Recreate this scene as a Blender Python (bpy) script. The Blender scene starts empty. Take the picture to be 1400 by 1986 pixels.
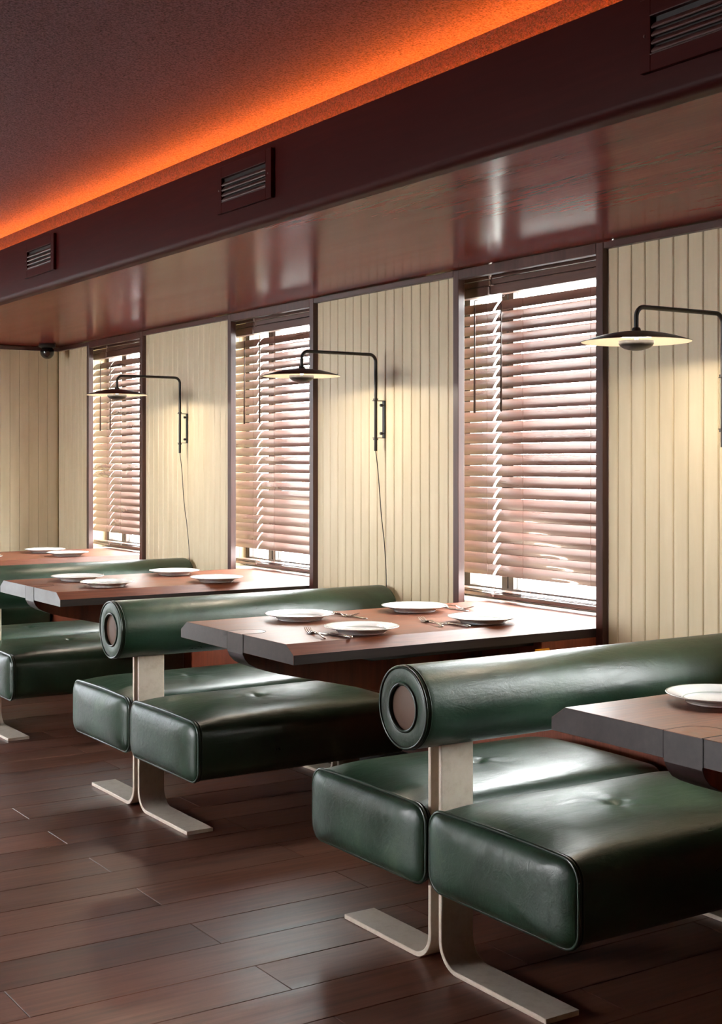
import bpy, bmesh, math, random
from mathutils import Vector, Matrix

random.seed(7)
sc = bpy.context.scene
C = sc.collection
PI = math.pi

# ------------------------------------------------------------------ camera
cd = bpy.data.cameras.new('camera')
cam = bpy.data.objects.new('camera', cd); C.objects.link(cam)
cd.sensor_fit = 'HORIZONTAL'; cd.sensor_width = 36.0
cd.lens = 36.0 * 2637.0 / 1400.0
cd.shift_y = -(993.0 - 893.8) / 1400.0
cd.clip_start = 0.05; cd.clip_end = 200
THETA = 0.5769
cam.location = (0, 0, 1.3056)
cam.rotation_euler = (PI / 2, 0, -THETA)
sc.camera = cam

# ------------------------------------------------------------------ world, lights, exposure
w = bpy.data.worlds.new('sky'); sc.world = w; w.use_nodes = True
bg = w.node_tree.nodes['Background']
bg.inputs[0].default_value = (0.98, 0.985, 1.0, 1); bg.inputs[1].default_value = 40.0

sc.view_settings.view_transform = 'Standard'
sc.view_settings.look = 'None'
sc.view_settings.gamma = 1.0
sc.view_settings.use_curve_mapping = False
sc.view_settings.exposure = 0.36
sc.cycles.use_denoising = True
sc.cycles.max_bounces = 10
sc.cycles.diffuse_bounces = 5
sc.cycles.glossy_bounces = 5
sc.cycles.transparent_max_bounces = 12
sc.cycles.sample_clamp_indirect = 8.0
sc.cycles.caustics_reflective = False
sc.cycles.caustics_refractive = False


def area(name, loc, rot, sx, sy, power, col):
    l = bpy.data.lights.new(name, 'AREA'); l.shape = 'RECTANGLE'; l.size = sx; l.size_y = sy
    l.energy = power; l.color = col
    o = bpy.data.objects.new(name, l); C.objects.link(o); o.location = loc; o.rotation_euler = rot
    return o


# ------------------------------------------------------------------ materials
def S(r, g, b):
    f = lambda c: (c / 255 / 12.92) if c / 255 <= 0.04045 else ((c / 255 + 0.055) / 1.055) ** 2.4
    return (f(r), f(g), f(b), 1)


def mat(name, col, rough=0.5, metal=0.0, coat=0.0, spec=0.5):
    m = bpy.data.materials.new(name); m.use_nodes = True
    b = m.node_tree.nodes['Principled BSDF']
    b.inputs['Base Color'].default_value = col
    b.inputs['Roughness'].default_value = rough
    b.inputs['Metallic'].default_value = metal
    b.inputs['Coat Weight'].default_value = coat
    b.inputs['Specular IOR Level'].default_value = spec
    return m


def N(m, t, **kw):
    n = m.node_tree.nodes.new(t)
    for k, v in kw.items():
        if k.startswith('i_'):
            n.inputs[k[2:].replace('_', ' ')].default_value = v
        else:
            setattr(n, k, v)
    return n


def L(m, a, b): m.node_tree.links.new(a, b)


def bsdf(m): return m.node_tree.nodes['Principled BSDF']


def ramp(m, fac, stops):
    r = N(m, 'ShaderNodeValToRGB'); e = r.color_ramp.elements
    e[0].position, e[0].color = stops[0]
    e[1].position, e[1].color = stops[-1]
    for p, c in stops[1:-1]:
        x = e.new(p); x.color = c
    L(m, fac, r.inputs[0]); return r.outputs[0]


def coords(m, scale=(1, 1, 1), rnd=True, world=False):
    if world:
        g = N(m, 'ShaderNodeNewGeometry'); out = g.outputs['Position']
    else:
        t = N(m, 'ShaderNodeTexCoord'); out = t.outputs['Object']
    if rnd:
        oi = N(m, 'ShaderNodeObjectInfo')
        mu = N(m, 'ShaderNodeVectorMath', operation='SCALE'); mu.inputs[0].default_value = (13, 29, 17)
        L(m, oi.outputs['Random'], mu.inputs['Scale'])
        ad = N(m, 'ShaderNodeVectorMath', operation='ADD'); L(m, out, ad.inputs[0]); L(m, mu.outputs[0], ad.inputs[1])
        out = ad.outputs[0]
    mp = N(m, 'ShaderNodeMapping'); mp.inputs['Scale'].default_value = scale; L(m, out, mp.inputs[0])
    return mp.outputs[0]


def noise(m, vec, scale, detail=4, rough=0.55, dist=0.0):
    n = N(m, 'ShaderNodeTexNoise'); n.inputs['Scale'].default_value = scale
    n.inputs['Detail'].default_value = detail; n.inputs['Roughness'].default_value = rough
    n.inputs['Distortion'].default_value = dist
    L(m, vec, n.inputs['Vector']); return n.outputs['Fac']


def bump(m, h, strength, dist=0.01):
    b = N(m, 'ShaderNodeBump'); b.inputs['Strength'].default_value = strength
    b.inputs['Distance'].default_value = dist; L(m, h, b.inputs['Height'])
    L(m, b.outputs[0], bsdf(m).inputs['Normal']); return b


def rough_by(m, fac, lo, hi):
    r = N(m, 'ShaderNodeMapRange'); r.inputs['To Min'].default_value = lo; r.inputs['To Max'].default_value = hi
    r.inputs['From Min'].default_value = 0.3; r.inputs['From Max'].default_value = 0.7
    L(m, fac, r.inputs[0]); L(m, r.outputs[0], bsdf(m).inputs['Roughness'])


def wood(name, c1, c2, c3, axis, rough=(0.2, 0.35), var=0.0, coat=0.0, bmp=0.15, world=False, fine=60):
    m = mat(name, c2, 0.3, coat=coat)
    sc_ = [1, 1, 1]; sc_[axis] = 0.07
    v = coords(m, tuple(sc_), world=world, rnd=not world)
    n1 = noise(m, v, 9, 5, 0.6, 0.0 if world else 0.8)
    n2 = noise(m, v, fine, 3, 0.6)
    mx = N(m, 'ShaderNodeMix', data_type='FLOAT'); mx.inputs[0].default_value = 0.4
    L(m, n1, mx.inputs[2]); L(m, n2, mx.inputs[3])
    col = ramp(m, mx.outputs[0], [(0.32, c1), (0.5, c2), (0.68, c3)])
    if var:
        oi = N(m, 'ShaderNodeObjectInfo')
        mr = N(m, 'ShaderNodeMapRange'); mr.inputs['To Min'].default_value = 1 - var; mr.inputs['To Max'].default_value = 1 + var
        L(m, oi.outputs['Random'], mr.inputs[0])
        hs = N(m, 'ShaderNodeHueSaturation'); L(m, mr.outputs[0], hs.inputs['Value']); L(m, col, hs.inputs['Color'])
        col = hs.outputs[0]
    L(m, col, bsdf(m).inputs['Base Color'])
    rough_by(m, n1, *rough)
    bump(m, mx.outputs[0], bmp, 0.002)
    return m


M = {}
M['floor'] = wood('floor wood', S(72, 43, 34), S(108, 68, 53), S(132, 90, 73), 0, (0.32, 0.44), var=0.22, bmp=0.10)
bsdf(M['floor']).inputs['Specular IOR Level'].default_value = 0.75
M['table'] = wood('table veneer', S(84, 44, 30), S(116, 64, 42), S(142, 84, 56), 0, (0.40, 0.48), bmp=0.10, fine=110)
bsdf(M['table']).inputs['Specular IOR Level'].default_value = 0.36
M['table_end'] = wood('table edge wood', S(36, 27, 27), S(48, 37, 36), S(60, 48, 46), 0, (0.3, 0.42), bmp=0.12)
M['plinth'] = wood('plinth veneer', S(92, 42, 28), S(120, 60, 40), S(140, 76, 52), 2, (0.35, 0.45), bmp=0.06, world=True, fine=110)
M['pedestal'] = wood('pedestal veneer', S(84, 38, 24), S(118, 56, 34), S(142, 74, 46), 2, (0.28, 0.4), bmp=0.1)
M['beam'] = wood('lacquered beam wood', S(50, 12, 12), S(58, 14, 14), S(68, 19, 17), 1, (0.45, 0.52), bmp=0.02, world=True)
bsdf(M['beam']).inputs['Specular IOR Level'].default_value = 0.08
M['soffit'] = wood('glossy lacquered soffit wood', S(106, 36, 32), S(122, 44, 38), S(136, 54, 46), 1, (0.19, 0.22), bmp=0.02, world=True, fine=130)
bsdf(M['soffit']).inputs['Specular IOR Level'].default_value = 0.06
M['trim'] = wood('dark stained trim', S(58, 36, 32), S(74, 48, 44), S(92, 60, 52), 2, (0.3, 0.4), bmp=0.1)
M['trim_h'] = wood('dark stained header trim', S(58, 36, 32), S(74, 48, 44), S(92, 60, 52), 1, (0.3, 0.4), bmp=0.1)
M['slat'] = wood('blind slat wood', S(90, 66, 59), S(112, 84, 76), S(134, 104, 95), 1, (0.25, 0.38), bmp=0.05, coat=0.3)
M['valance'] = wood('blind valance wood', S(64, 37, 30), S(82, 50, 41), S(98, 64, 52), 1, (0.35, 0.5), bmp=0.1)

m = M['cream'] = mat('cream painted board', S(214, 200, 168), 0.42)
v = coords(m, (1, 1, 0.15)); n1 = noise(m, v, 14, 4)
L(m, ramp(m, n1, [(0.3, S(206, 192, 158)), (0.7, S(220, 207, 176))]), bsdf(m).inputs['Base Color'])
bump(m, n1, 0.08, 0.002)
M['cream_groove'] = mat('cream groove', S(176, 160, 128), 0.6)

m = M['leather'] = mat('green leather', S(30, 56, 42), 0.3, coat=0.0, spec=.55)
v = coords(m, (1, 1, 1))
n1 = noise(m, v, 3.2, 7, 0.62, 0.4); n2 = noise(m, v, 90, 4, 0.6)
v3 = coords(m, (0.35, 1.3, 1)); n3 = noise(m, v3, 26, 6, 0.7, 1.2)
L(m, ramp(m, n1, [(0.3, S(18, 38, 26)), (0.48, S(26, 52, 36)), (0.6, S(38, 65, 48)), (0.72, S(66, 88, 66))]), bsdf(m).inputs['Base Color'])
mr_ = N(m, 'ShaderNodeMath', operation='MULTIPLY_ADD'); mr_.inputs[1].default_value = .5
hf = N(m, 'ShaderNodeMath', operation='MULTIPLY'); hf.inputs[1].default_value = .5
L(m, n1, hf.inputs[0]); L(m, n3, mr_.inputs[0]); L(m, hf.outputs[0], mr_.inputs[2])
rough_by(m, mr_.outputs[0], 0.24, 0.48)
mx = N(m, 'ShaderNodeMath', operation='MULTIPLY_ADD'); mx.inputs[1].default_value = 0.25
L(m, n2, mx.inputs[0]); L(m, n3, mx.inputs[2]); bump(m, mx.outputs[0], 0.38, 0.003)

m = M['piping'] = mat('green leather piping', S(24, 46, 34), 0.3, coat=0.2)
v = coords(m); bump(m, noise(m, v, 120, 3), 0.2, 0.002)
m = M['metal'] = mat('cream powder coated steel', S(196, 180, 160), 0.38)
v = coords(m); n1 = noise(m, v, 30, 5, 0.7)
L(m, ramp(m, n1, [(0.25, S(206, 190, 170)), (0.5, S(222, 208, 190)), (0.8, S(228, 216, 200))]), bsdf(m).inputs['Base Color'])
bump(m, noise(m, v, 240, 2), 0.08, 0.001)
m = M['disc'] = mat('brown metal end cap', S(94, 68, 52), 0.5, 0.1)
L(m, noise(m, coords(m), 40, 3), m.node_tree.nodes.new('ShaderNodeBump').inputs['Height'])
m = M['black'] = mat('matt black metal', S(34, 32, 31), 0.42)
bump(m, noise(m, coords(m), 300, 2), 0.06, 0.001)
m = M['shade_in'] = mat('white enamel shade inside', S(244, 232, 208), 0.5)
bump(m, noise(m, coords(m), 60, 2), 0.02, 0.001)
M['gloss_black'] = mat('gloss black dome', S(14, 14, 15), 0.08, coat=0.5)
M['steel'] = mat('brushed steel cutlery', S(176, 168, 162), 0.24, 1.0)
bump(M['steel'], noise(M['steel'], coords(M['steel'], (0.1, 1, 1)), 300, 2), 0.05, 0.0005)
M['seam'] = mat('dark shadow seam', S(28, 17, 14), 0.7)
M['dark_rail'] = mat('dark table rail', S(26, 18, 18), 0.5)
M['cord'] = mat('black flex', S(40, 36, 34), 0.5)
M['string'] = mat('brown blind string', S(120, 84, 70), 0.7)
M['wand'] = mat('dark tilt wand', S(70, 50, 44), 0.35)
M['sill'] = mat('white painted sill', S(226, 224, 220), 0.45)
M['win_frame'] = mat('dark aluminium window frame', S(60, 52, 48), 0.4, 0.3)
M['amber'] = mat('painted amber light', S(255, 176, 40), 0.4)
M['plaster_white'] = mat('room plaster', S(150, 128, 104), 0.8)
M['room_dark'] = mat('room panelling', S(96, 66, 50), 0.6)
M['pave'] = mat('outside paving', S(190, 188, 182), 0.9)
bump(M['pave'], noise(M['pave'], coords(M['pave']), 8, 4), 0.2, 0.01)

m = M['plate'] = mat('white glazed china', S(248, 248, 246), 0.12, coat=0.4)
t = N(m, 'ShaderNodeTexCoord'); sp = N(m, 'ShaderNodeVectorMath', operation='MULTIPLY'); sp.inputs[1].default_value = (1, 1, 0)
L(m, t.outputs['Object'], sp.inputs[0])
ln = N(m, 'ShaderNodeVectorMath', operation='LENGTH'); L(m, sp.outputs[0], ln.inputs[0])
W_ = S(249, 249, 247); G_ = S(150, 168, 152)
mm = N(m, 'ShaderNodeMath', operation='MULTIPLY'); mm.inputs[1].default_value = 5.0; L(m, ln.outputs['Value'], mm.inputs[0])
L(m, ramp(m, mm.outputs[0], [(0.0, W_), (0.388, W_), (0.392, G_), (0.396, G_), (0.400, W_), (0.575, W_), (0.580, G_), (0.588, G_), (0.591, W_), (1.0, W_)]), bsdf(m).inputs['Base Color'])

m = M['ceiling'] = mat('stippled plum plaster', S(84, 58, 64), 0.85)
v = coords(m, rnd=False, world=True); n1 = noise(m, v, 170, 3, 0.7); n2 = noise(m, v, 70, 2, 0.6); n4 = noise(m, v, 1.3, 2)
L(m, ramp(m, n1, [(0.34, S(24, 12, 18)), (0.45, S(88, 63, 77)), (0.60, S(116, 88, 104))]), bsdf(m).inputs['Base Color'])
ad = N(m, 'ShaderNodeMath', operation='ADD'); L(m, n1, ad.inputs[0]); L(m, n2, ad.inputs[1])
bump(m, ad.outputs[0], 0.7, 0.006)


m = M['cove'] = mat('plaster with painted red glow', S(70, 32, 32), 0.85)  # same plaster as the ceiling; dim red cove light put into its colour
v = coords(m, rnd=False, world=True); n1 = noise(m, v, 150, 3, 0.7)
L(m, ramp(m, n1, [(0.36, S(40, 14, 14)), (0.62, S(92, 44, 42))]), bsdf(m).inputs['Base Color'])
bump(m, n1, 1.0, 0.008)


def emis(name, col, s):
    m = bpy.data.materials.new(name); m.use_nodes = True
    nt = m.node_tree; nt.nodes.clear()
    e = nt.nodes.new('ShaderNodeEmission'); e.inputs[0].default_value = col; e.inputs[1].default_value = s
    o = nt.nodes.new('ShaderNodeOutputMaterial'); nt.links.new(e.outputs[0], o.inputs[0]); return m


M['led'] = emis('orange light strip', (1.0, 0.19, 0.015, 1), 190.0)
M['lamp_light'] = emis('warm lamp diffuser', (1.0, 0.83, 0.65, 1), 130.0)
m = M['glass'] = bpy.data.materials.new('window glass'); m.use_nodes = True
nt = m.node_tree; nt.nodes.clear()
tr = nt.nodes.new('ShaderNodeBsdfTransparent'); tr.inputs[0].default_value = (0.95, 0.97, 0.96, 1)
gl = nt.nodes.new('ShaderNodeBsdfGlossy'); gl.inputs['Roughness'].default_value = 0.02
mx = nt.nodes.new('ShaderNodeMixShader'); 
o = nt.nodes.new('ShaderNodeOutputMaterial')
mx.inputs[0].default_value = 0.06; nt.links.new(tr.outputs[0], mx.inputs[1]); nt.links.new(gl.outputs[0], mx.inputs[2]); nt.links.new(mx.outputs[0], o.inputs[0])


M['tinted'] = M['glass'].copy(); M['tinted'].name = 'tinted window glass'
for n_ in M['tinted'].node_tree.nodes:
    if n_.type == 'BSDF_TRANSPARENT': n_.inputs[0].default_value = (.42, .43, .44, 1)


# ------------------------------------------------------------------ mesh helpers
def mesh(bm, name):
    me = bpy.data.meshes.new(name); bm.normal_update(); bm.to_mesh(me); bm.free(); return me


def obj(name, bm, m, parent=None, smooth=False, loc=None, auto=None):
    me = bm if isinstance(bm, bpy.types.Mesh) else mesh(bm, name)
    if not isinstance(bm, bpy.types.Mesh):
        me.materials.append(m if not isinstance(m, (list, tuple)) else m[0])
        if isinstance(m, (list, tuple)):
            for x in m[1:]: me.materials.append(x)
    if smooth:
        for p in me.polygons: p.use_smooth = True
        if auto:
            try: me.set_sharp_from_angle(angle=math.radians(auto))
            except Exception: pass
    o = bpy.data.objects.new(name, me); C.objects.link(o)
    if parent is not None: o.parent = parent
    if loc: o.location = loc
    return o


def tag(o, label, cat, group=None):
    o['label'] = label; o['category'] = cat
    if group: o['group'] = group
    return o


def struct(o): o['kind'] = 'structure'; return o


def empty(name, loc=(0, 0, 0), rz=0):
    o = bpy.data.objects.new(name, None); o.empty_display_size = 0.1; C.objects.link(o)
    o.location = loc; o.rotation_euler = (0, 0, rz); return o


def copy_tree(o, parent=None):
    c = o.copy(); C.objects.link(c); c.parent = parent
    for ch in list(o.children): copy_tree(ch, c)
    return c


def box(bm, x0, x1, y0, y1, z0, z1, bev=0.0, mi=0):
    vs = [bm.verts.new((x, y, z)) for x in (x0, x1) for y in (y0, y1) for z in (z0, z1)]
    fs = [bm.faces.new([vs[i] for i in q]) for q in ((0, 1, 3, 2), (4, 6, 7, 5), (0, 4, 5, 1), (2, 3, 7, 6), (0, 2, 6, 4), (1, 5, 7, 3))]
    for f in fs: f.material_index = mi
    if bev:
        es = list({e for f in fs for e in f.edges})
        bmesh.ops.bevel(bm, geom=es, offset=bev, segments=1, affect='EDGES')
    return bm


def B(*a, **k): return box(bmesh.new(), *a, **k)


def prism(pts, axis, a, b, bev=0.0, seg=2):
    """polygon pts extruded along axis (0,1,2) from a to b"""
    bm = bmesh.new()
    def P(p, t):
        if axis == 0: return (t, p[0], p[1])
        if axis == 1: return (p[0], t, p[1])
        return (p[0], p[1], t)
    A = [bm.verts.new(P(p, a)) for p in pts]; Bv = [bm.verts.new(P(p, b)) for p in pts]
    n = len(pts)
    for i in range(n): bm.faces.new((A[i], A[(i + 1) % n], Bv[(i + 1) % n], Bv[i]))
    f1 = bm.faces.new(A); f2 = bm.faces.new(Bv[::-1])
    bmesh.ops.recalc_face_normals(bm, faces=bm.faces)
    if bev:
        es = list(set(f1.edges) | set(f2.edges))
        bmesh.ops.bevel(bm, geom=es, offset=bev, segments=seg, affect='EDGES')
    return bm


def tube(bm, pts, r, n=10, caps=True, closed=False):
    pts = [Vector(p) for p in pts]; N_ = len(pts); rings = []
    up = None
    for i, p in enumerate(pts):
        if closed: t = (pts[(i + 1) % N_] - pts[i - 1]).normalized()
        elif i == 0: t = (pts[1] - p).normalized()
        elif i == N_ - 1: t = (p - pts[i - 1]).normalized()
        else: t = ((pts[i + 1] - p).normalized() + (p - pts[i - 1]).normalized()).normalized()
        if up is None:
            up = Vector((0, 0, 1)) if abs(t.z) < 0.9 else Vector((0, 1, 0))
        u = (up - t * up.dot(t)).normalized(); up = u; v_ = t.cross(u)
        rr = r[i] if isinstance(r, (list, tuple)) else r
        rings.append([bm.verts.new(p + (u * math.cos(2 * PI * k / n) + v_ * math.sin(2 * PI * k / n)) * rr) for k in range(n)])
    m_ = N_ if closed else N_ - 1
    for i in range(m_):
        a, b = rings[i], rings[(i + 1) % N_]
        for k in range(n): bm.faces.new((a[k], a[(k + 1) % n], b[(k + 1) % n], b[k]))
    if caps and not closed:
        bm.faces.new(rings[0][::-1]); bm.faces.new(rings[-1])
    return bm


def lathe(bm, prof, n=48, axis='z', c=(0, 0, 0), close=False):
    c = Vector(c); rings = []
    for r, h in prof:
        if r < 1e-6:
            p = Vector((0, 0, h)) if axis == 'z' else Vector((h, 0, 0))
            rings.append([bm.verts.new(p + c)])
        else:
            ring = []
            for k in range(n):
                a = 2 * PI * k / n
                p = Vector((r * math.cos(a), r * math.sin(a), h)) if axis == 'z' else Vector((h, r * math.cos(a), r * math.sin(a)))
                ring.append(bm.verts.new(p + c))
            rings.append(ring)
    for i in range(len(rings) - 1):
        a, b = rings[i], rings[i + 1]
        for k in range(n):
            k2 = (k + 1) % n
            q = []
            for v_ in (a[k % len(a)], a[k2 % len(a)], b[k2 % len(b)], b[k % len(b)]):
                if v_ not in q: q.append(v_)
            if len(q) > 2: bm.faces.new(q)
    return bm


def arc(cx, cz, r, a0, a1, n):
    return [(cx + r * math.cos(a0 + (a1 - a0) * i / n), cz + r * math.sin(a0 + (a1 - a0) * i / n)) for i in range(n + 1)]


# ================================================================== SETTING
P = 1.900
XF = 3.196            # front of the window frames
XPL = 2.955           # face of the wall plinth
XP = 3.218            # face of the cream boards
WY = [1.546, 3.446, 5.346, 7.246]      # inner near edge of each window frame
OW = 0.772            # inner opening width of a frame
YB = 8.600            # back wall face
XBEAM = 2.052; ZS = 2.052; ZF = 2.289; ZC = 2.404; XCB = 2.17
ROOM = (-3.6, 3.5, -1.6, YB)

# ---- floor: base plus planks
floor = struct(obj('floor', B(ROOM[0] - .1, 3.6, ROOM[2] - .1, YB + .1, -0.06, -0.012), M['floor']))
PW = 0.1907; PL = 1.2; R0 = 2.906; XJ = 1.689


def plank_mesh(ln, wd):
    bm = bmesh.new(); g = 0.0006; c = 0.0016
    x0, x1, y0, y1 = -ln / 2 + g, ln / 2 - g, -wd / 2 + g, wd / 2 - g
    lo = [bm.verts.new(p) for p in ((x0, y0, -.012), (x1, y0, -.012), (x1, y1, -.012), (x0, y1, -.012))]
    mi = [bm.verts.new(p) for p in ((x0, y0, -c * .7), (x1, y0, -c * .7), (x1, y1, -c * .7), (x0, y1, -c * .7))]
    hi = [bm.verts.new(p) for p in ((x0 + c, y0 + c, 0), (x1 - c, y0 + c, 0), (x1 - c, y1 - c, 0), (x0 + c, y1 - c, 0))]
    for a, b in ((lo, mi), (mi, hi)):
        for i in range(4): bm.faces.new((a[i], a[(i + 1) % 4], b[(i + 1) % 4], b[i]))
    bm.faces.new(hi); bm.faces.new(lo[::-1])
    return bm


plank_full = mesh(plank_mesh(PL, PW), 'plank'); plank_full.materials.append(M['floor'])
stuff_bm = bmesh.new()
row = -23
while True:
    y0 = R0 + row * PW
    if y0 + PW > YB + 0.1: break
    off = XJ if row % 2 == 0 else XJ - 0.6
    k = -6
    while True:
        x0 = off + k * PL
        if x0 > 3.25: break
        x1 = x0 + PL
        if x1 > ROOM[0]:
            if y0 > 1.15 and x1 > 0.3:
                o = obj('plank', plank_full, None, floor, loc=(x0 + PL / 2, y0 + PW / 2, random.uniform(-.0003, .0003)))
            elif y0 > ROOM[2] - .1:
                tmp = plank_mesh(PL, PW); bmesh.ops.translate(tmp, verts=tmp.verts, vec=(x0 + PL / 2, y0 + PW / 2, 0))
                me_ = mesh(tmp, 't'); stuff_bm.from_mesh(me_); bpy.data.meshes.remove(me_)
        k += 1
    row += 1
o = obj('plank', stuff_bm, M['floor'], floor); o['kind'] = 'stuff'

# ---- outside paving
struct(obj('ground', B(3.9, 30, -20, 40, -0.4, -0.3), M['pave']))
struct(obj('ground', B(-25, 3.4, YB + 1.0, 45, -0.4, -0.3), M['pave']))

# ---- board mesh (tongue and groove, vertical)
BW = 0.0632


def board_bm(wd, z0, z1, t=0.010):
    """runs along local y, front faces -x at x=0"""
    g = 0.0010; ch = 0.0038
    pts = [(t, g), (0.0026, g), (0, g + ch), (0, wd - g - ch), (0.0026, wd - g), (t, wd - g)]
    bm = bmesh.new()
    A = [bm.verts.new((x, y, z0)) for x, y in pts]; Bv = [bm.verts.new((x, y, z1)) for x, y in pts]
    n = len(pts)
    for i in range(n): bm.faces.new((A[i], A[(i + 1) % n], Bv[(i + 1) % n], Bv[i]))
    bm.faces.new(A); bm.faces.new(Bv[::-1])
    bmesh.ops.recalc_face_normals(bm, faces=bm.faces)
    return bm


board_me = mesh(board_bm(BW, 0.0, 2.040), 'board'); board_me.materials.append(M['cream'])

# ---- right wall (window wall)
wr = struct(empty('wall_right', (XP, 0, 0)))
bm = bmesh.new()
XW0, XW1 = XP + 0.012, XP + 0.30
ops = [(y - 0.05, y + OW + 0.26) for y in WY]      # real openings, hidden by frames and boards
edges = [-1.7] + [v for o_ in ops for v in o_] + [YB + 0.2]
for i in range(0, len(edges), 2):
    box(bm, XW0, XW1, edges[i], edges[i + 1], 0, 2.30)
for a, b in ops:
    box(bm, XW0, XW1, a, b, 0, 0.74); box(bm, XW0, XW1, a, b, 2.05, 2.30)
wcore = obj('wall_core', bm, M['cream_groove']); wcore.parent = wr; wcore.location = (-XP, 0, 0)


def child_world(o, parent):
    """parent without moving (parent has only a translation)"""
    o.parent = parent; o.location = Vector(o.location) - Vector(parent.location); return o


# cream panels between the windows: (y0, y1)
FO = 0.036
panels = [(WY[0] + OW + FO, WY[1] - FO), (WY[1] + OW + FO, WY[2] - FO), (WY[2] + OW + FO, WY[3] - FO), (WY[3] + OW + FO, YB), (-1.6, WY[0] - FO)]
starts = [3.361 - 0.0632 * 16, 5.251 - 0.0632 * 15 - 0.0, 7.148 - .0632 * 16, None, None]
for i, (a, b) in enumerate(panels):
    # backing sheet behind the boards
    child_world(obj('panel_backing', B(XP + .0085, XP + .0118, a, b, 0, 2.04), M['cream_groove']), wr)
    # boards count down from the edge nearest the camera's right side
    y = b
    first = 0.048
    k = 0
    while y > a + 0.004:
        wdt = first if k == 0 else BW
        y0 = max(y - wdt, a)
        if abs((y - y0) - BW) < 1e-4:
            o = obj('board', board_me, None); o.location = (XP, y0, 0)
        else:
            o = obj('board', board_bm(y - y0, 0, 2.04), M['cream']); o.location = (XP, y0, 0)
        child_world(o, wr); y = y0; k += 1
        if i == 4 and y < 0.9:
            child_world(obj('board', B(XP, XP + .01, a, y, 0, 2.04), M['cream']), wr); break
    # dark header board along the top
    child_world(obj('header_board', B(XF + .001, XP + .0115, a + .001, b - .001, 2.024, 2.046, bev=.001), M['trim_h']), wr)
# dark wood apron under each window
for y in WY:
    child_world(obj('apron', B(XPL, XW0 - .001, y - .001, y + OW + .001, 0.5554, 0.7045), M['plinth']), wr)
# wooden plinth that runs along the wall behind the bench ends, over a recessed toe space
skirt = struct(empty('trim_2', (XPL, 0, 0)))
child_world(obj('plinth', B(XPL, XF - .001, -1.6, YB - .001, 0.20, 0.555, bev=.001), M['plinth']), skirt)
child_world(obj('toe_board', B(3.12, XF - .001, -1.6, YB - .001, 0.0, 0.1995), M['dark_rail']), skirt)

# ---- window frames + windows + blinds
def frame_bm(y):
    bm = bmesh.new(); a, b = y, y + OW; F = 0.035; x0, x1 = XF, XF + 0.030
    box(bm, x0, x1, a - F, a, 0.0, 2.046, bev=.0012)
    box(bm, x0, x1, b, b + F, 0.0, 2.046, bev=.0012)
    box(bm, x0, x1, a + .0005, b - .0005, 2.010, 2.046, bev=.0012)
    return bm


for i, y in enumerate(WY):
    wn = struct(empty('window_%d' % (i + 1), (XF, y, 0)))
    fr_ = obj('casing', frame_bm(y), M['trim']); child_world(fr_, wn)
    sl = obj('sill', B(XP + .014, XP + .26, y - .048, y + OW + .258, .7405, .752, bev=.002), M['sill']); child_world(sl, wn)
    a, b = y - .048, y + OW + .258
    gf = bmesh.new(); gx0, gx1 = XF + .225, XF + .265
    box(gf, gx0, gx1, a, a + .04, .753, 2.045); box(gf, gx0, gx1, b - .04, b, .753, 2.045)
    box(gf, gx0, gx1, a + .04, b - .04, .753, .80); box(gf, gx0, gx1, a + .04, b - .04, 2.0, 2.045)
    child_world(obj('window_frame', gf, M['win_frame']), wn)
    mu = bmesh.new(); box(mu, gx0, gx1, y + .712, y + .742, .80, 2.0); box(mu, gx0, gx1, y + .750, y + .785, .80, 2.0)
    child_world(obj('mullion', mu, M['win_frame']), wn)
    for c0, c1 in ((a + .04, y + .712), (y + .785, b - .04)):
        child_world(obj('pane', B(gx0 + .018, gx0 + .022, c0, c1, .80, 2.0), M['glass']), wn)

# header line closing between trim and soffit (thin shadow gap stays open)
# ---- back wall
wb = struct(empty('wall_back', (0, YB, 0)))
BX0 = 2.0
core = bmesh.new()
BWX = (0.0, 1.50)     # glazed opening of the back wall, left of the picture
box(core, ROOM[0] - .1, BWX[0], YB + .012, YB + .25, 0, 2.6); box(core, BWX[1], 3.6, YB + .012, YB + .25, 0, 2.6)
box(core, BWX[0], BWX[1], YB + .012, YB + .25, 2.10, 2.6)
child_world(obj('wall_core', core, M['cream_groove']), wb)
child_world(obj('panel_backing', B(BX0 - .4, XP, YB + .0085, YB + .0115, 0, 2.04), M['cream_groove']), wb)
x = 3.203; k = 0
rot_board = mesh(board_bm(BW, 0, 2.04), 'board')
rot_board.transform(Matrix.Rotation(-PI / 2, 4, 'Z'))   # front now faces -y... runs along +x
rot_board.materials.append(M['cream'])
ys = [v.co.y for v in rot_board.vertices]
child_world(obj('board', B(3.2035, XP - .001, YB, YB + .01, 0, 2.04), M['cream']), wb)
while x > BX0 - .35:
    o = obj('board', rot_board, None); o.location = (x - BW, YB, 0)
    child_world(o, wb); x -= BW
child_world(obj('header_board', B(BX0 - .4, XP - .002, YB - .022, YB + .0115, 2.024, 2.046, bev=.001), M['trim_h']), wb)

wd5 = struct(empty('window_5', (0, YB, 0)))
g5 = bmesh.new()
for xx in (BWX[0], .725, BWX[1] - .05): box(g5, xx, xx + .05, YB + .05, YB + .10, 0, 2.10)
for zz in (0, 2.05): box(g5, BWX[0] + .05, BWX[1] - .05, YB + .052, YB + .098, zz, zz + .05)
child_world(obj('window_frame', g5, M['win_frame']), wd5)
child_world(obj('pane', B(BWX[0] + .05, BWX[1] - .05, YB + .072, YB + .078, .05, 2.05), M['tinted']), wd5)

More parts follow.
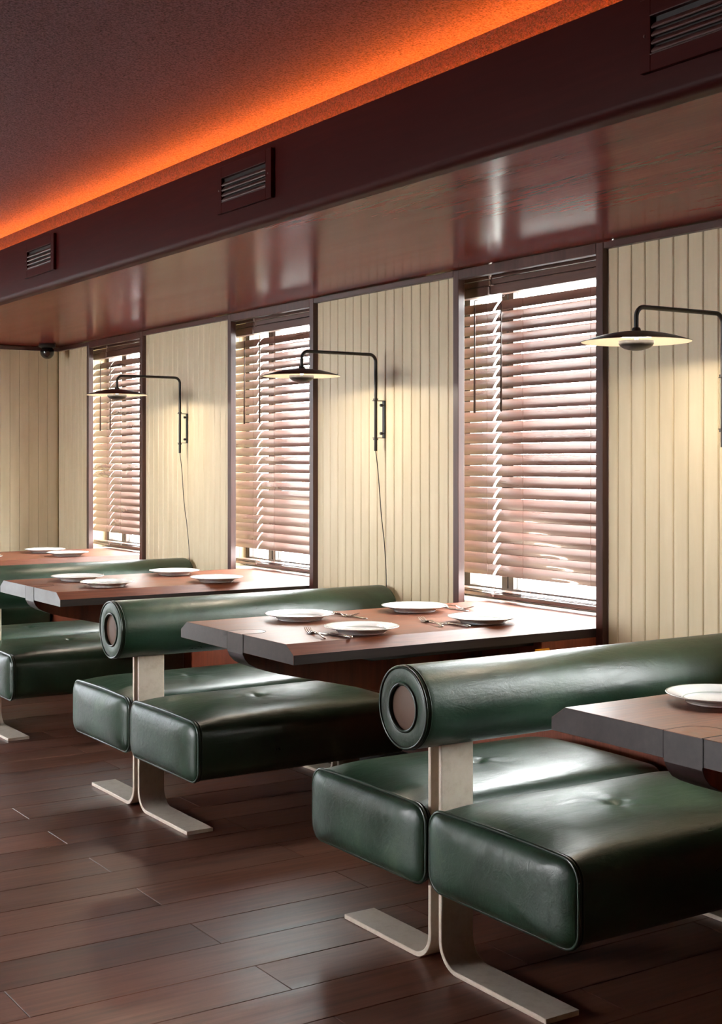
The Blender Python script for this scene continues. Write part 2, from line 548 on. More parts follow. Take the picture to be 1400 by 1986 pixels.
# ---- left and front walls (out of the picture)
wl = struct(empty('wall_left', (ROOM[0], 0, 0)))
core = bmesh.new()
LW = (4.8, 6.6)
box(core, ROOM[0] - .2, ROOM[0], ROOM[2] - .2, LW[0], 0, 2.6); box(core, ROOM[0] - .2, ROOM[0], LW[1], YB + .25, 0, 2.6)
box(core, ROOM[0] - .2, ROOM[0], LW[0], LW[1], 0, .8); box(core, ROOM[0] - .2, ROOM[0], LW[0], LW[1], 2.0, 2.6)
child_world(obj('wall_core', core, M['plaster_white']), wl)
g6 = bmesh.new()
for yy in (LW[0], 5.62, LW[1] - .05): box(g6, ROOM[0] - .12, ROOM[0] - .07, yy, yy + .05, .8, 2.0)
w6 = struct(empty('window_6', (ROOM[0], 0, 0))); child_world(obj('window_frame', g6, M['win_frame']), w6)
struct(obj('ground', B(-30, ROOM[0] - .5, -20, YB + .9, -0.4, -0.3), M['pave']))
struct(obj('wall_front', B(ROOM[0] - .2, 3.6, ROOM[2] - .2, ROOM[2], 0, 2.6), M['plaster_white']))

# ---- ceiling
ce = struct(obj('ceiling', B(ROOM[0] - .2, XCB, ROOM[2] - .2, YB + .2, ZC, ZC + .12), M['ceiling']))
obj('cove_wall', B(XCB, XCB + .08, ROOM[2] - .1, YB + .2, 2.12, ZC + .12), M['cove'], ce)

# ---- beam: fascia with rounded nose, glossy soffit, ledge with light strip
beam = struct(empty('trim_1', (XBEAM, 0, ZS)))
rn = 0.016
nose = [(XBEAM, ZF), (XBEAM + .02, ZF), (XBEAM + .02, ZS + .02), (XBEAM + .05, ZS + .02), (XBEAM + .05, ZS - .004)]
nose += [(x_, z_) for x_, z_ in arc(XBEAM + .022, ZS + .018, .022, -PI / 2, -PI, 8)]
child_world(obj('fascia', prism(nose, 1, ROOM[2], YB + .01), M['beam'], smooth=True, auto=35), beam)
child_world(obj('soffit', B(XBEAM + .051, XP + .3, ROOM[2], YB + .01, ZS, ZS + .02), M['soffit']), beam)
child_world(obj('cove_ledge', B(XBEAM + .02, XCB + .01, ROOM[2], YB + .01, 2.17, 2.19), M['beam']), beam)
child_world(obj('light_strip', B(XBEAM + .104, XBEAM + .114, ROOM[2] + .05, YB - .05, 2.2865, 2.288), M['led']), beam)
child_world(obj('strip_holder', B(XBEAM + .100, XBEAM + .116, ROOM[2] + .05, YB - .05, 2.19, 2.2862), M['dark_rail']), beam)
struct(obj('roof_slab', B(XCB + .08, XP + .4, ROOM[2] - .1, YB + .2, 2.30, 2.52), M['room_dark']))

# ================================================================== AIR VENTS
def make_vent(yfar, label):
    # opening from yfar down to yfar-.296 along the fascia
    root = empty('air_vent', (XBEAM, yfar, 2.11))
    W1 = .296
    z0, z1 = 2.149 - 2.11, 2.227 - 2.11
    Z0, Z1 = .003, .156
    t = .013
    f = bmesh.new()
    box(f, -t, -.0005, -W1 - .035, -W1, Z0, Z1, bev=.001); box(f, -t, -.0005, 0, .03, Z0, Z1, bev=.001)
    box(f, -t, -.0005, -W1, 0, Z0, z0, bev=.001); box(f, -t, -.0005, -W1, 0, z1, Z1, bev=.001)
    obj('frame', f, M['beam'], root)
    rim = bmesh.new()
    box(rim, -t - .0015, -t + .001, -W1, 0, z1, z1 + .002); box(rim, -t - .0015, -t + .001, -W1, 0, z0 - .002, z0)
    obj('lip', rim, M['vent_metal'], root)
    obj('backing', B(-.0015, -.0004, -W1, 0, z0, z1), M['dark_rail'], root)
    n = 4; p = (z1 - z0) / (n + .7)
    for k in range(n):
        zc = z0 + p * (k + .55)
        pts = [(-t + .0015, zc - .0065), (-t + .0035, zc - .0072), (-.003, zc + .0050), (-.0045, zc + .0065), (-t + .001, zc - .002), (-t, zc - .004)]
        obj('louvre', prism(pts, 1, -W1 + .002, -.002), M['vent_metal'], root)
    for yy in (.016, -W1 - .018):
        s_ = bmesh.new(); lathe(s_, [(0, 0), (.003, 0.0005), (.0035, .0015), (.0035, .003)], 12, 'x', (-t - .002, yy, (Z0 + Z1) / 2))
        obj('screw', s_, M['vent_metal'], root, smooth=True)
    tag(root, label, 'vent', 'air vents in the beam')
    return root


M['vent_metal'] = mat('plum painted louvre', S(74, 50, 50), 0.42)
make_vent(2.035, 'maroon air vent at upper right, cut by the picture edge')
make_vent(3.97, 'maroon louvred air vent in middle of beam, between the other two vents')
make_vent(5.84, 'small maroon air vent at far left end of beam')

# ================================================================== BLINDS
SL = 0.0426; TILT = math.radians(51.5)


def slat_me(ln):
    bm = bmesh.new(); wv, th, n = 0.050, 0.0028, 6
    top = []; bot = []
    for i in range(n + 1):
        s_ = (i / n - .5) * wv; cr = 0.0022 * (1 - (2 * i / n - 1) ** 2)
        for lst, t_ in ((top, cr + th / 2), (bot, cr - th / 2)):
            x_ = s_ * math.cos(TILT) - t_ * math.sin(TILT); z_ = s_ * math.sin(TILT) + t_ * math.cos(TILT)
            lst.append((x_, z_))
    pts = top + bot[::-1]
    A = [bm.verts.new((x_, -ln / 2, z_)) for x_, z_ in pts]; Bv = [bm.verts.new((x_, ln / 2, z_)) for x_, z_ in pts]
    m_ = len(pts)
    for i in range(m_): bm.faces.new((A[i], A[(i + 1) % m_], Bv[(i + 1) % m_], Bv[i]))
    bm.faces.new(A); bm.faces.new(Bv[::-1]); bmesh.ops.recalc_face_normals(bm, faces=bm.faces)
    me = mesh(bm, 'slat'); me.materials.append(M['slat'])
    for p in me.polygons: p.use_smooth = len(p.vertices) == 4
    try: me.set_sharp_from_angle(angle=math.radians(40))
    except Exception: pass
    return me


def make_blind(ln, wand_y, cords):
    """origin: centre of the bottom rail"""
    root = empty('venetian_blind')
    z0 = 0.776
    me = slat_me(ln)
    rnd = random.Random(3)
    for k in range(25):
        o = obj('slat', me, None, root, loc=(0, 0, 1.905 - z0 - k * SL))
        o.rotation_euler = (rnd.uniform(-.0012, .0012), rnd.uniform(-.03, .03), 0)
    b_ = bmesh.new(); box(b_, -.024, .024, -ln / 2, ln / 2, 0.002, .016, bev=.003)
    obj('bottom_rail', b_, M['slat'], root)
    b_ = bmesh.new(); box(b_, -.023, .025, -ln / 2, ln / 2, .020, .0225); box(b_, -.022, .026, -ln / 2, ln / 2, .0255, .028)
    obj('resting_slat', b_, M['slat'], root)
    for zz0, zz1, xx in ((2.008, 2.040, -.036), (1.984, 2.004, -.036), (1.945, 1.979, -.040)):
        obj('valance_board', B(xx, xx + .010, -ln / 2 + .001, ln / 2 - .001, zz0 - z0, zz1 - z0, bev=.001), M['valance'], root)
    obj('head_rail', B(-.024, .024, -ln / 2 + .002, ln / 2 - .002, 1.950 - z0, 2.0 - z0), M['valance'], root)
    for cy in cords:
        b_ = bmesh.new()
        for xx in (-.018, .018): tube(b_, [(xx, cy, .016), (xx, cy, 1.95 - z0)], .0008, 5)
        obj('ladder_cord', b_, M['string'], root)
    for wy in wand_y:
        b_ = bmesh.new(); tube(b_, [(-.045, wy, 1.930 - z0), (-.045, wy, 1.90 - z0)], .0016, 6)
        tube(b_, [(-.045, wy, 1.90 - z0), (-.045, wy, 1.70 - z0), (-.046, wy, 1.493 - z0)], [.0028, .0036, .0046], 8)
        tube(b_, [(-.045, wy, 1.930 - z0), (-.028, wy, 1.935 - z0)], .0014, 6)
        obj('tilt_wand', b_, M['wand'], root, smooth=True)
    return root


XBL = 3.312
left0 = None
names = [('narrow wooden blind beside the picture edge, nearest the camera', 'wide wooden blind nearest the camera'),
         ('narrow left-hand wooden blind of the nearest window in view, with a tilt wand', 'wide right-hand wooden blind of the nearest window in view'),
         ('narrow left-hand wooden blind of the middle window, left of its bright slit', 'wide right-hand wooden blind of the middle window, partly behind the lampshade'),
         ('narrow left-hand wooden blind of the farthest window, near the back corner', 'wide right-hand wooden blind of the farthest window, behind the farthest lamp arm')]
LB = (.690, .975); RB = (.012, .670)
lb = make_blind(LB[1] - LB[0], [4.212 - 3.446 - sum(LB) / 2], [.105, -.11])
rb = make_blind(RB[1] - RB[0], [4.056 - 3.446 - sum(RB) / 2 - .012], [.16, -.21])
for i, y in enumerate(WY):
    l_ = lb if i == 0 else copy_tree(lb)
    r_ = rb if i == 0 else copy_tree(rb)
    l_.location = (XBL + .004, y + sum(LB) / 2, .776); r_.location = (XBL, y + sum(RB) / 2, .776)
    tag(l_, names[i][0], 'blind', 'window blinds'); tag(r_, names[i][1], 'blind', 'window blinds')

# ================================================================== BENCHES
def cushion_bm(x0, x1, hy, z0, z1, r=.046, tuft=None, flip=1):
    """long seat along x; half width hy about y=0; end cap at x0 bulges"""
    bm = bmesh.new(); zc = (z0 + z1) / 2; hz = (z1 - z0) / 2
    prof = []
    nA = 6; nS = 40; nV = 6
    cors = [(hy - r, hz - r, 0), (-hy + r, hz - r, PI / 2), (-hy + r, -hz + r, PI), (hy - r, -hz + r, 1.5 * PI)]
    for ci, (cy, cz, a0) in enumerate(cors):
        for i in range(nA + 1):
            a = a0 + PI / 2 * i / nA; prof.append((cy + r * math.cos(a), cz + r * math.sin(a)))
        ny, nz, na = cors[(ci + 1) % 4]
        p0 = prof[-1]; a = na; p1 = (ny + r * math.cos(a), nz + r * math.sin(a))
        n_ = nS if ci in (0, 2) else nV
        for i in range(1, n_): prof.append((p0[0] + (p1[0] - p0[0]) * i / n_, p0[1] + (p1[1] - p0[1]) * i / n_))
    n = len(prof)

    def place(y, z, x, s=1.0):
        u = max(-1, min(1, y / hy)); v_ = max(-1, min(1, z / hz))
        e = min(1.0, (x - x0) / .16); e2 = min(1.0, (x1 - x) / .12)
        k = (e * (2 - e)) * (e2 * (2 - e2))
        if z > 0:
            crown = (1 - u ** 4) * (.004 + .024 * k) * v_
            crown += .0016 * math.sin(x * 15 + 1.3) * math.cos(u * 2.2) * k * v_
        else:
            crown = 0.006 * (1 - u * u) * v_ * -.3
        dy = .010 * k * (1 - v_ ** 2) * (1 if u > 0 else -1) * abs(u) ** 3
        if tuft and z > hz * .5:
            dx, dyy = (x - tuft[0]), (y - tuft[1]); d2 = dx * dx + dyy * dyy
            crown -= .015 * math.exp(-d2 / .0006) - .0045 * math.exp(-d2 / .0022) + .004 * math.exp(-d2 / .012)
            crown += .0016 * math.exp(-d2 / .015) * math.cos(math.atan2(dyy, dx) * 5 + .8)
        return (x, y + dy, zc + z + crown)
    NX = 120; rings = []
    xs = [x0 + (x1 - x0) * (i / NX) for i in range(NX + 1)]
    xs = xs[:1] + [x0 + .006] + xs[1:]
    for x_ in xs:
        rings.append([bm.verts.new(place(y, z, x_)) for y, z in prof])
    for i in range(len(rings) - 1):
        a, b = rings[i], rings[i + 1]
        for k in range(n): bm.faces.new((a[k], b[k], b[(k + 1) % n], a[(k + 1) % n]))
    # bulging end cap, both ends
    for xe, sg, ring in ((x0, -1, rings[0]), (x1, 1, rings[-1])):
        prev = ring
        for s_, bl in ((.988, .004), (.955, .010), (.89, .017), (.76, .024), (.55, .029), (.3, .031)):
            cur = [bm.verts.new((xe + sg * bl, y * s_, zc + (place(y, z, xe)[2] - zc) * s_)) for y, z in prof]
            for k in range(n):
                q = (prev[k], prev[(k + 1) % n], cur[(k + 1) % n], cur[k]); bm.faces.new(q if sg < 0 else q[::-1])
            prev = cur
        f = bm.faces.new(prev if sg < 0 else prev[::-1])
    bmesh.ops.recalc_face_normals(bm, faces=bm.faces)
    loop = [place(y * (1 + .0), z, x0 + .003) for y, z in prof]
    return bm, loop


def make_bench(first):
    root = empty('double_bench', (2.04, 2.84, 0))
    hy = .268; gap = .012
    X0, X1 = 2.052 - 2.04, 2.908 - 2.04
    for s_ in (-1, 1):
        cy = s_ * (gap + hy + .010)
        tuft = (2.44 - 2.04, 0.0)
        bm, loop = cushion_bm(X0, X1, hy + .010, .208, .408, tuft=tuft)
        bmesh.ops.translate(bm, verts=bm.verts, vec=(0, cy, 0))
        st = obj('seat', bm, M['leather'], root, smooth=True)
        pb = bmesh.new()
        c_ = Vector((0, cy, 0)); cen = Vector((X0, 0, .308))
        pts = []
        for p in loop:
            v_ = Vector(p); d = Vector((0, v_.y, v_.z - .308)); d.normalize(); pts.append(v_ + d * .0028 + c_)
        tube(pb, pts, .0055, 8, closed=True)
        pts2 = [p + Vector((.013, 0, 0)) for p in pts]
        tube(pb, pts2, .0018, 6, closed=True)
        obj('piping', pb, M['piping'], st, smooth=True)
    # roll backrest
    R = .107; zc = .678; xr0, xr1 = 1.972 - 2.04, 3.205 - 2.04
    bm = bmesh.new()
    prof = [(.060, xr0 + .010), (.062, xr0 + .004), (.068, xr0 + .002), (R - .010, xr0 + .002), (R - .005, xr0 + .004), (R - .001, xr0 + .012)]
    prof += [(R, xr0 + .03 + (xr1 - xr0 - .06) * i / 20) for i in range(21)]
    prof += [(R - .002, xr1 - .014), (R - .008, xr1 - .004), (R - .02, xr1), (0, xr1)]
    lathe(bm, prof, 72, 'x', (0, 0, zc))
    bmesh.ops.recalc_face_normals(bm, faces=bm.faces)
    bk = obj('backrest', bm, M['leather'], root, smooth=True, auto=50)
    pb = bmesh.new()
    for rr, r_, xx in ((R - .0035, .0040, xr0 + .0035), (R - .0005, .0018, xr0 + .016), (.0600, .0042, xr0 + .003)):
        tube(pb, [(xx, rr * math.cos(2 * PI * k / 72), zc + rr * math.sin(2 * PI * k / 72)) for k in range(72)], r_, 8, closed=True)
    obj('piping', pb, M['piping'], bk, smooth=True)
    db = bmesh.new(); lathe(db, [(0, xr0 + .009), (.052, xr0 + .009), (.0575, xr0 + .0105), (.0575, xr0 + .02)], 48, 'x', (0, 0, zc))
    bmesh.ops.recalc_face_normals(db, faces=db.faces)
    e_ = obj('end_cap', db, M['disc'], bk, smooth=True, auto=30); e_['label'] = 'round brown metal end cap'
    # legs: bent flat bars
    th = .013; R1 = .062
    for xa, zt_ in ((2.075 - 2.04, .600), (2.955 - 2.04, .1985)):
        for s_ in (-1, 1):
            yi = .0165
            outer = [(s_ * yi, zt_)] + [(s_ * y, z) for y, z in arc(yi + R1 + th, R1 + th, R1 + th, PI, 1.5 * PI, 10)] + [(s_ * .436, 0)]
            inner = [(s_ * .436, th)] + [(s_ * y, z) for y, z in arc(yi + R1 + th, R1 + th, R1, 1.5 * PI, PI, 10)] + [(s_ * (yi + th), zt_)]
            b_ = prism(outer + inner, 0, xa, xa + .103, bev=.0015, seg=1)
            obj('leg', b_, M['metal'], root, smooth=True, auto=35)
    return root


bench = make_bench(True)
blabels = ['green leather double bench nearest the camera, with cream feet on the dark floor',
           'green leather double bench in the middle, between the two set tables',
           'green leather double bench cut by the left edge, behind the plates without cutlery']
for i, yb in enumerate((2.84, 4.738, 6.636)):
    o = bench if i == 0 else copy_tree(bench)
    o.location = (2.04, yb, 0)
    tag(o, blabels[i], 'bench', 'green double benches')

# single bench against the back wall, seen low at the left edge
sb = empty('wall_side_bench', (2.04, 8.248, 0))
bm, loop = cushion_bm(.012, .885, .278, .208, .408, tuft=(.40, 0))
st = obj('seat', bm, M['leather'], sb, smooth=True)
pb = bmesh.new()
pts = [Vector(p) + (Vector((0, p[1], p[2] - .308)).normalized() * .0028) for p in loop]
tube(pb, pts, .0055, 8, closed=True); obj('piping', pb, M['piping'], st, smooth=True)
for xa in (.035, .915):
    yi = -.260
    th, R1 = .013, .062
    zt_ = .215 if xa < .5 else .1985
    outer = [(yi, zt_)] + [(y, z) for y, z in arc(yi + R1 + th, R1 + th, R1 + th, PI, 1.5 * PI, 10)] + [(.22, 0)]
    inner = [(.22, th)] + [(y, z) for y, z in arc(yi + R1 + th, R1 + th, R1, 1.5 * PI, PI, 10)] + [(yi + th, zt_)]
    inner = inner; poly = [(-y, z) for y, z in outer + inner]
    obj('leg', prism(poly, 0, xa, xa + .103, bev=.0015, seg=1), M['metal'], sb, smooth=True, auto=35)
tag(sb, 'low green leather seat against the back wall, half hidden behind the farthest table', 'bench')

# ================================================================== TABLES
TZ = .763


def make_table():
    root = empty('dining_table', (2.008, 0, 0))       # y origin = centre
    hy = .380; ch = .045
    top = prism([(-hy, .706), (hy, .706), (hy, .7345), (hy - ch, TZ), (-hy + ch, TZ), (-hy, .7345)], 0, 0, 1.322, bev=.0007, seg=1)
    for f in top.faces:
        if abs(f.normal.x) > .9: f.material_index = 1
        elif abs(f.normal.y) > .99: f.material_index = 1
    obj('tabletop', top, [M['table'], M['table_end']], root)
    yc = -.014; hw = .0515
    # pedestal with swept underside
    pr_ = [(0.04, .7055), (0.0, .7055), (0.001, .697), (.008, .683), (.022, .668), (.045, .656), (.085, .641), (.13, .628), (.23, .605), (.34, .580), (.55, .530), (.9465, .435), (.9465, .7055)]
    pb_ = prism(pr_, 1, yc - hw, yc + hw, bev=.001, seg=1)
    pb_.normal_update()
    for f in pb_.faces:
        if f.normal.x < -.25 and f.calc_center_median().x < .1: f.material_index = 1
    obj('pedestal', pb_, [M['pedestal'], M['table_end']], root, smooth=True, auto=30)
    # end block: runs from the tabletop down into the pedestal, with seams each side
    eb = B(-.0008, .012, yc - hw, yc + hw, .700, TZ - .001)
    obj('end_block', eb, M['table_end'], root)
    sm = bmesh.new()
    for yy in (yc - hw - .0028, yc + hw): box(sm, -.0010, .01, yy, yy + .0028, .706, TZ - .0008)
    # outline of the rounded inlay on top
    def half(r, z, grow):
        pts = [(-.002, yc - r)] + [(.0515 + r * math.cos(a), yc + r * math.sin(a)) for a in [-PI / 2 + PI * i / 20 for i in range(21)]] + [(-.002, yc + r)]
        return [(x_, y_, z) for x_, y_ in pts]
    tube(sm, half(hw, TZ + .0000, 0), .0009, 5)
    obj('seam', sm, M['seam'], root)
    pts = [(p[0], p[1]) for p in half(hw - .001, 0, 0)]
    obj('inlay', prism(pts, 2, TZ - .0005, TZ + .0004), M['pedestal'], root)
    for s_ in (-1, 1):
        ra = prism([(.24, .7055), (.30, .690), (1.03, .690), (1.03, .7055)], 1, s_ * .33 - .012, s_ * .33 + .012)
        obj('rail', ra, M['dark_rail'], root)
    return root


tbl = make_table()
tlabels = ['dark wooden table at right edge, nearest the camera, with one plate in view',
           'wooden table in the middle, set with four plates and cutlery',
           'wooden table with a pale end, four plates and no cutlery',
           'farthest wooden table at left edge, before the cream corner']
for i, y in enumerate(WY):
    o = tbl if i == 0 else copy_tree(tbl)
    o.location = (2.008, y + .382, 0)
    tag(o, tlabels[i], 'table', 'bevelled dining tables')

# added plate whose colour paints a warm patch of light under the middle table
am = obj('amber_light_patch', prism([(2.925, .640), (3.003, .640), (2.985, .684), (2.925, .684)], 1, 0, .003), M['amber'])
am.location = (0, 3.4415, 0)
tag(am, 'small painted patch of amber light under the middle table, above the nearest bench roll', 'light patch')

# ================================================================== PLATES
def plate_me():
    bm = bmesh.new()
    prof = [(0, .0045), (.070, .0045), (.0745, .0058), (.079, .0095), (.084, .0125), (.100, .0172), (.116, .0218), (.1185, .0222), (.1195, .0212), (.1180, .0196),
            (.100, .0143), (.086, .0095), (.080, .006), (.0755, .0025), (.0745, .0), (.0715, .0), (.070, .0022), (0, .0022)]
    lathe(bm, prof, 64); bmesh.ops.recalc_face_normals(bm, faces=bm.faces)
    me = mesh(bm, 'plate'); me.materials.append(M['plate'])
    for p in me.polygons: p.use_smooth = True
    return me


pm = plate_me()
plates = [
    (2.34, 2.12, 'white plate with fine rim lines, alone on the table at the right edge', 'plate on the nearest table'),
    (2.36, 4.01, 'white plate on the middle table, farther left of its four plates', 'plates on the middle table'),
    (2.345, 3.60, 'white plate on the middle table, nearest the front corner of the tabletop', 'plates on the middle table'),
    (2.84, 4.01, 'white plate on the middle table, at the back beside the green roll end', 'plates on the middle table'),
    (2.83, 3.60, 'white plate on the middle table, nearest the window at right', 'plates on the middle table'),
    (2.29, 5.88, 'white plate on the pale-ended table, leftmost of four', 'plates on the third table'),
    (2.29, 5.53, 'white plate on the pale-ended table, front one near the left end', 'plates on the third table'),
    (2.79, 5.92, 'white plate on the pale-ended table, at the back near the green roll end', 'plates on the third table'),
    (2.79, 5.48, 'white plate on the pale-ended table, rightmost, near the window frame', 'plates on the third table'),
    (2.82, 7.76, 'white plate on the farthest table, back one by the cream wall', 'plates on the farthest table'),
    (2.83, 7.42, 'white plate on the farthest table, front one near the window', 'plates on the farthest table'),
    (2.31, 7.37, 'white plate on the farthest table, cut by the left picture edge', 'plates on the farthest table')]
for x_, y_, lab, grp in plates:
    o = obj('plate', pm, None, loc=(x_, y_, TZ + .0008)); tag(o, lab, 'plate', grp)
    o.rotation_euler = (0, 0, random.uniform(0, 6))

# ================================================================== CUTLERY
def strip(bm, st, n=6):
    """stations (x, halfwidth, z, halfthick) -> lens-section bar along x"""
    rings = []
    for x_, hw, z_, ht in st:
        rings.append([bm.verts.new((x_, hw * math.cos(2 * PI * k / n), z_ + ht * math.sin(2 * PI * k / n))) for k in range(n)])
    for i in range(len(rings) - 1):
        a, b = rings[i], rings[i + 1]
        for k in range(n): bm.faces.new((a[k], a[(k + 1) % n], b[(k + 1) % n], b[k]))
    bm.faces.new(rings[0][::-1]); bm.faces.new(rings[-1]); return bm


def make_fork():
    root = empty('fork')
    h = bmesh.new()
    strip(h, [(-.100, .004, .0030, .0020), (-.096, .0060, .0036, .0028), (-.080, .0055, .0050, .0026), (-.040, .0036, .0095, .0020), (0, .0028, .0120, .0018), (.025, .0030, .0095, .0018), (.038, .007, .0045, .0012)], 10)
    obj('handle', h, M['steel'], root, smooth=True)
    t = bmesh.new()
    strip(t, [(.036, .006, .0048, .0012), (.044, .0115, .0026, .0011), (.054, .0125, .0022, .0010), (.060, .0125, .0026, .0010)], 10)
    for k in range(4):
        y0 = (k - 1.5) * .0066
        tube(t, [(.058, y0, .0026), (.070, y0, .0045), (.084, y0, .0085), (.099, y0 * .98, .0145)], [.0018, .0017, .0015, .0009], 6)
    obj('tines', t, M['steel'], root, smooth=True)
    return root


def make_knife():
    root = empty('knife')
    h = bmesh.new()
    strip(h, [(-.110, .0045, .0048, .003), (-.106, .0066, .0052, .0040), (-.060, .0056, .0050, .0038), (-.025, .0046, .0048, .0034), (-.010, .0050, .0048, .0034), (-.004, .0040, .0045, .0030)], 10)
    obj('handle', h, M['steel'], root, smooth=True)
    b = bmesh.new()
    strip(b, [(-.004, .0045, .0042, .0016), (.010, .0085, .0030, .0012), (.060, .0095, .0022, .0010), (.095, .0080, .0018, .0009), (.106, .003, .0016, .0007)], 8)
    obj('blade', b, M['steel'], root, smooth=True)
    return root


fk, kn = make_fork(), make_knife()
first = [True, True]


def place_cut(kind, tip, end, lab):
    i = 0 if kind == 'fork' else 1
    src = (fk, kn)[i]
    o = src if first[i] else copy_tree(src); first[i] = False
    o.rotation_euler = (0, 0, math.atan2(tip[1] - end[1], tip[0] - end[0]))
    o.location = ((tip[0] + end[0]) / 2, (tip[1] + end[1]) / 2, TZ + .0006)
    tag(o, lab, kind, kind + 's' if kind == 'fork' else 'knives')


def seg(c, ang, ln):
    a = math.radians(ang); return (c[0] + math.cos(a) * ln / 2, c[1] + math.sin(a) * ln / 2), (c[0] - math.cos(a) * ln / 2, c[1] - math.sin(a) * ln / 2)


place_cut('fork', *seg((2.182, 3.610), 75, .2), 'steel fork at the left front of the middle table, beside the frontmost plate')
place_cut('knife', *seg((2.222, 3.595), 97, .2), 'steel knife at the left front of the middle table, beside the frontmost plate')
place_cut('fork', *seg((2.660, 3.660), 76, .2), 'steel fork left of the plate nearest the window')
place_cut('knife', *seg((2.690, 3.615), 97, .2), 'steel knife left of the plate nearest the window')
place_cut('fork', *seg((2.515, 4.040), -62, .2), 'steel fork pointing right, between the two back plates')
place_cut('knife', *seg((2.545, 4.000), -82, .2), 'steel knife lying between the two back plates')
place_cut('fork', *seg((3.000, 4.010), -62, .2), 'steel fork behind the plate nearest the window, tines toward the window')
place_cut('knife', *seg((2.985, 4.000), -84, .2), 'steel knife partly behind the plate nearest the window')

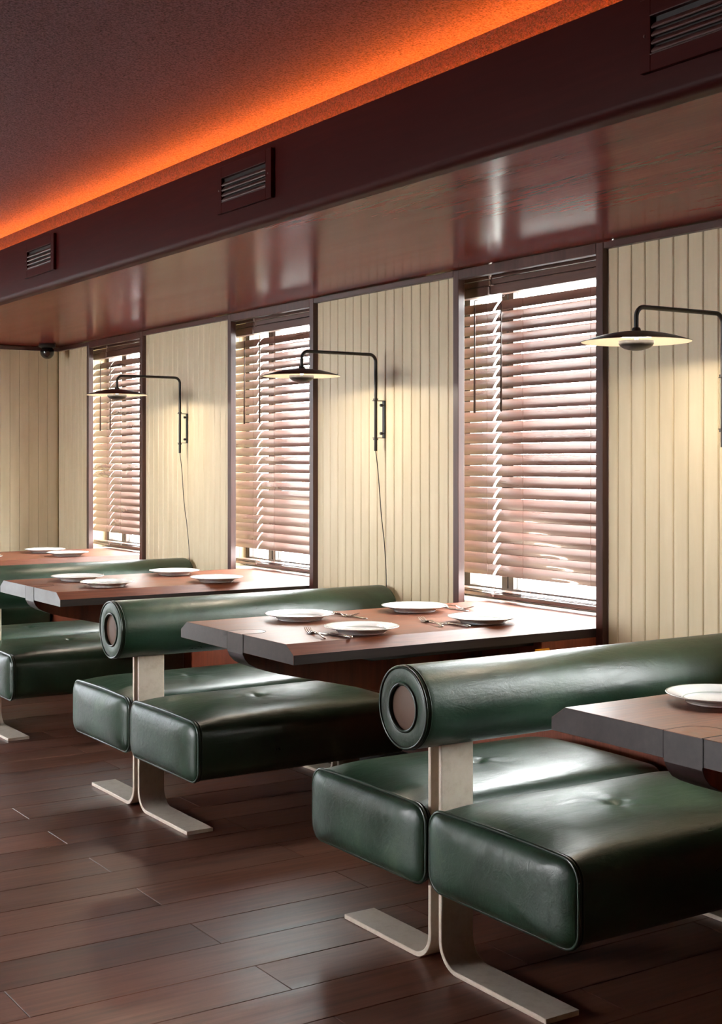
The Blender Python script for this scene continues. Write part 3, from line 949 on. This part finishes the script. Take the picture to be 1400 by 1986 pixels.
# ================================================================== WALL LAMPS
def make_lamp(wave):
    """origin: wall point (XP) under the pole, z = 0"""
    root = empty('swing_arm_lamp', (XP, 0, 1.34))
    zo = -1.34; px = 3.173 - XP; sx = 2.812 - XP; zt = 1.752 + zo; rb = .030
    pts = [(px, 0, 1.347 + zo), (px, 0, 1.5 + zo), (px, 0, zt - rb)]
    pts += [(x_, 0, z_) for x_, z_ in arc(px - rb, zt - rb, rb, 0, PI / 2, 8)][1:]
    pts += [(x_, 0, z_) for x_, z_ in arc(sx + rb, zt - rb, rb, PI / 2, PI, 8)]
    pts += [(sx, 0, 1.688 + zo)]
    b = bmesh.new(); tube(b, pts, .0068, 14); obj('arm', b, M['black'], root, smooth=True, auto=50)
    zr = 1.651 + zo
    Rr = .158; Hh = .030
    # shade: shallow dome, outside black, inside white
    b = bmesh.new(); prof = []
    for i in range(15):
        t_ = i / 14; r_ = Rr * t_; prof.append((r_, zr + Hh * (1 - t_ ** 1.9)))
    lathe(b, prof, 72, 'z', (sx, 0, 0)); obj('shade', b, M['black'], root, smooth=True)
    sh = root.children[-1]
    b = bmesh.new(); lathe(b, [(r_ * .997, z_ - .0016) for r_, z_ in prof], 72, 'z', (sx, 0, 0))
    li = obj('lining', b, M['shade_in'], sh, smooth=True); li['label'] = 'white inside of the shade'
    b = bmesh.new(); lathe(b, [(0, zr + Hh + .010), (.010, zr + Hh + .010), (.0125, zr + Hh + .006), (.0135, zr + Hh - .001), (0, zr + Hh - .001)], 24, 'z', (sx, 0, 0))
    obj('collar', b, M['black'], root, smooth=True, auto=40)
    # bowl under the shade; added ring below the lining glows instead of its uplight
    b = bmesh.new(); Rb = .051; zb = zr + .001
    pr2 = [(Rb, zb), (Rb * .985, zb - .004)] + [(Rb * math.cos(a), zb - .004 - .024 * math.sin(a)) for a in [PI / 2 * i / 10 for i in range(1, 10)]] + [(0, zb - .028)]
    lathe(b, pr2 , 48, 'z', (sx, 0, 0)); obj('bowl', b, M['black'], root, smooth=True)
    b = bmesh.new(); lathe(b, [(.018, zr + Hh - .0075), (.076, zr + Hh - .0125), (.078, zr + Hh - .0115), (.018, zr + Hh - .0065)], 48, 'z', (sx, 0, 0))
    obj('diffuser', b, M['lamp_light'], root)
    b = bmesh.new(); tube(b, [(sx, 0, zb - .002), (sx, 0, zr + Hh - .002)], .006, 12); obj('stem', b, M['shade_in'], root, smooth=True)
    # bracket
    b = bmesh.new(); box(b, -.006, -.0005, -.009, .009, 1.401 + zo, 1.559 + zo, bev=.0008)
    for zz in (1.560, 1.4035): box(b, px - .012, -.0007, -.007, .007, zz + zo - .003, zz + zo, bev=.0005)
    br = obj('bracket', b, M['black'], root)
    for zz in (1.540, 1.421):
        b = bmesh.new(); lathe(b, [(0, -.022), (.0055, -.022), (.0062, -.019), (.0062, -.012), (.003, -.011), (.003, -.006)], 16, 'x', (0, 0, zz + zo))
        obj('knob', b, M['black'], br, smooth=True, auto=40)
    for zz in (1.566, 1.398):
        b = bmesh.new(); lathe(b, [(.0068, -.0045), (.0105, -.0045), (.0105, .0015), (.0068, .0015)], 20, 'z', (px, 0, zz + zo)); obj('clamp_ring', b, M['black'], br)
    # flex down to behind the bench
    pts = []
    for i in range(41):
        t_ = i / 40; z_ = 1.35 - t_ * .59
        x_ = px + .030 * min(1, t_ * 1.6) + .002 * math.sin(t_ * 9)
        y_ = wave[0] * math.sin(t_ * PI * 1.6 + wave[1]) * t_ - wave[2] * t_
        pts.append((x_, y_, z_ + zo))
    b = bmesh.new(); tube(b, pts, .0019, 6); obj('cord', b, M['cord'], root, smooth=True)
    return root


llabels = ['black wall lamp at the right edge, nearest the camera',
           'black swing-arm wall lamp in the middle, before the middle window',
           'black swing-arm wall lamp farthest away, at left, with a curving flex']
for i, (y, wv) in enumerate(((2.862, (.0, 0, 0)), (4.763, (.006, .3, .030)), (6.662, (.018, .0, .035)))):
    o = make_lamp(wv); o.location.y = y
    tag(o, llabels[i], 'lamp', 'black wall lamps')

# ================================================================== SECURITY CAMERA
cr = empty('security_camera', (3.060, 8.38, ZS))
b = bmesh.new(); lathe(b, [(0, -.0005), (.050, -.0005), (.054, -.006), (.054, -.016), (.046, -.024), (0, -.024)], 40); bmesh.ops.recalc_face_normals(b, faces=b.faces)
obj('base', b, M['black'], cr, smooth=True, auto=40)
b = bmesh.new(); lathe(b, [(0, .046)] + [(.044 * math.cos(a), .044 * math.sin(a)) for a in [PI / 2 - PI * i / 20 for i in range(1, 20)]] + [(0, -.044)], 40, 'z', (0, 0, -.052))
obj('dome', b, M['gloss_black'], cr, smooth=True)
b = bmesh.new(); dirv = Vector((-.25, -.95, -.25)).normalized()
tube(b, [Vector((0, 0, -.052)) + dirv * .030, Vector((0, 0, -.052)) + dirv * .047], .015, 20)
ln_ = obj('lens', b, M['gloss_black'], cr, smooth=True, auto=40)
tag(cr, 'small black dome security camera on the soffit in the far corner', 'camera')
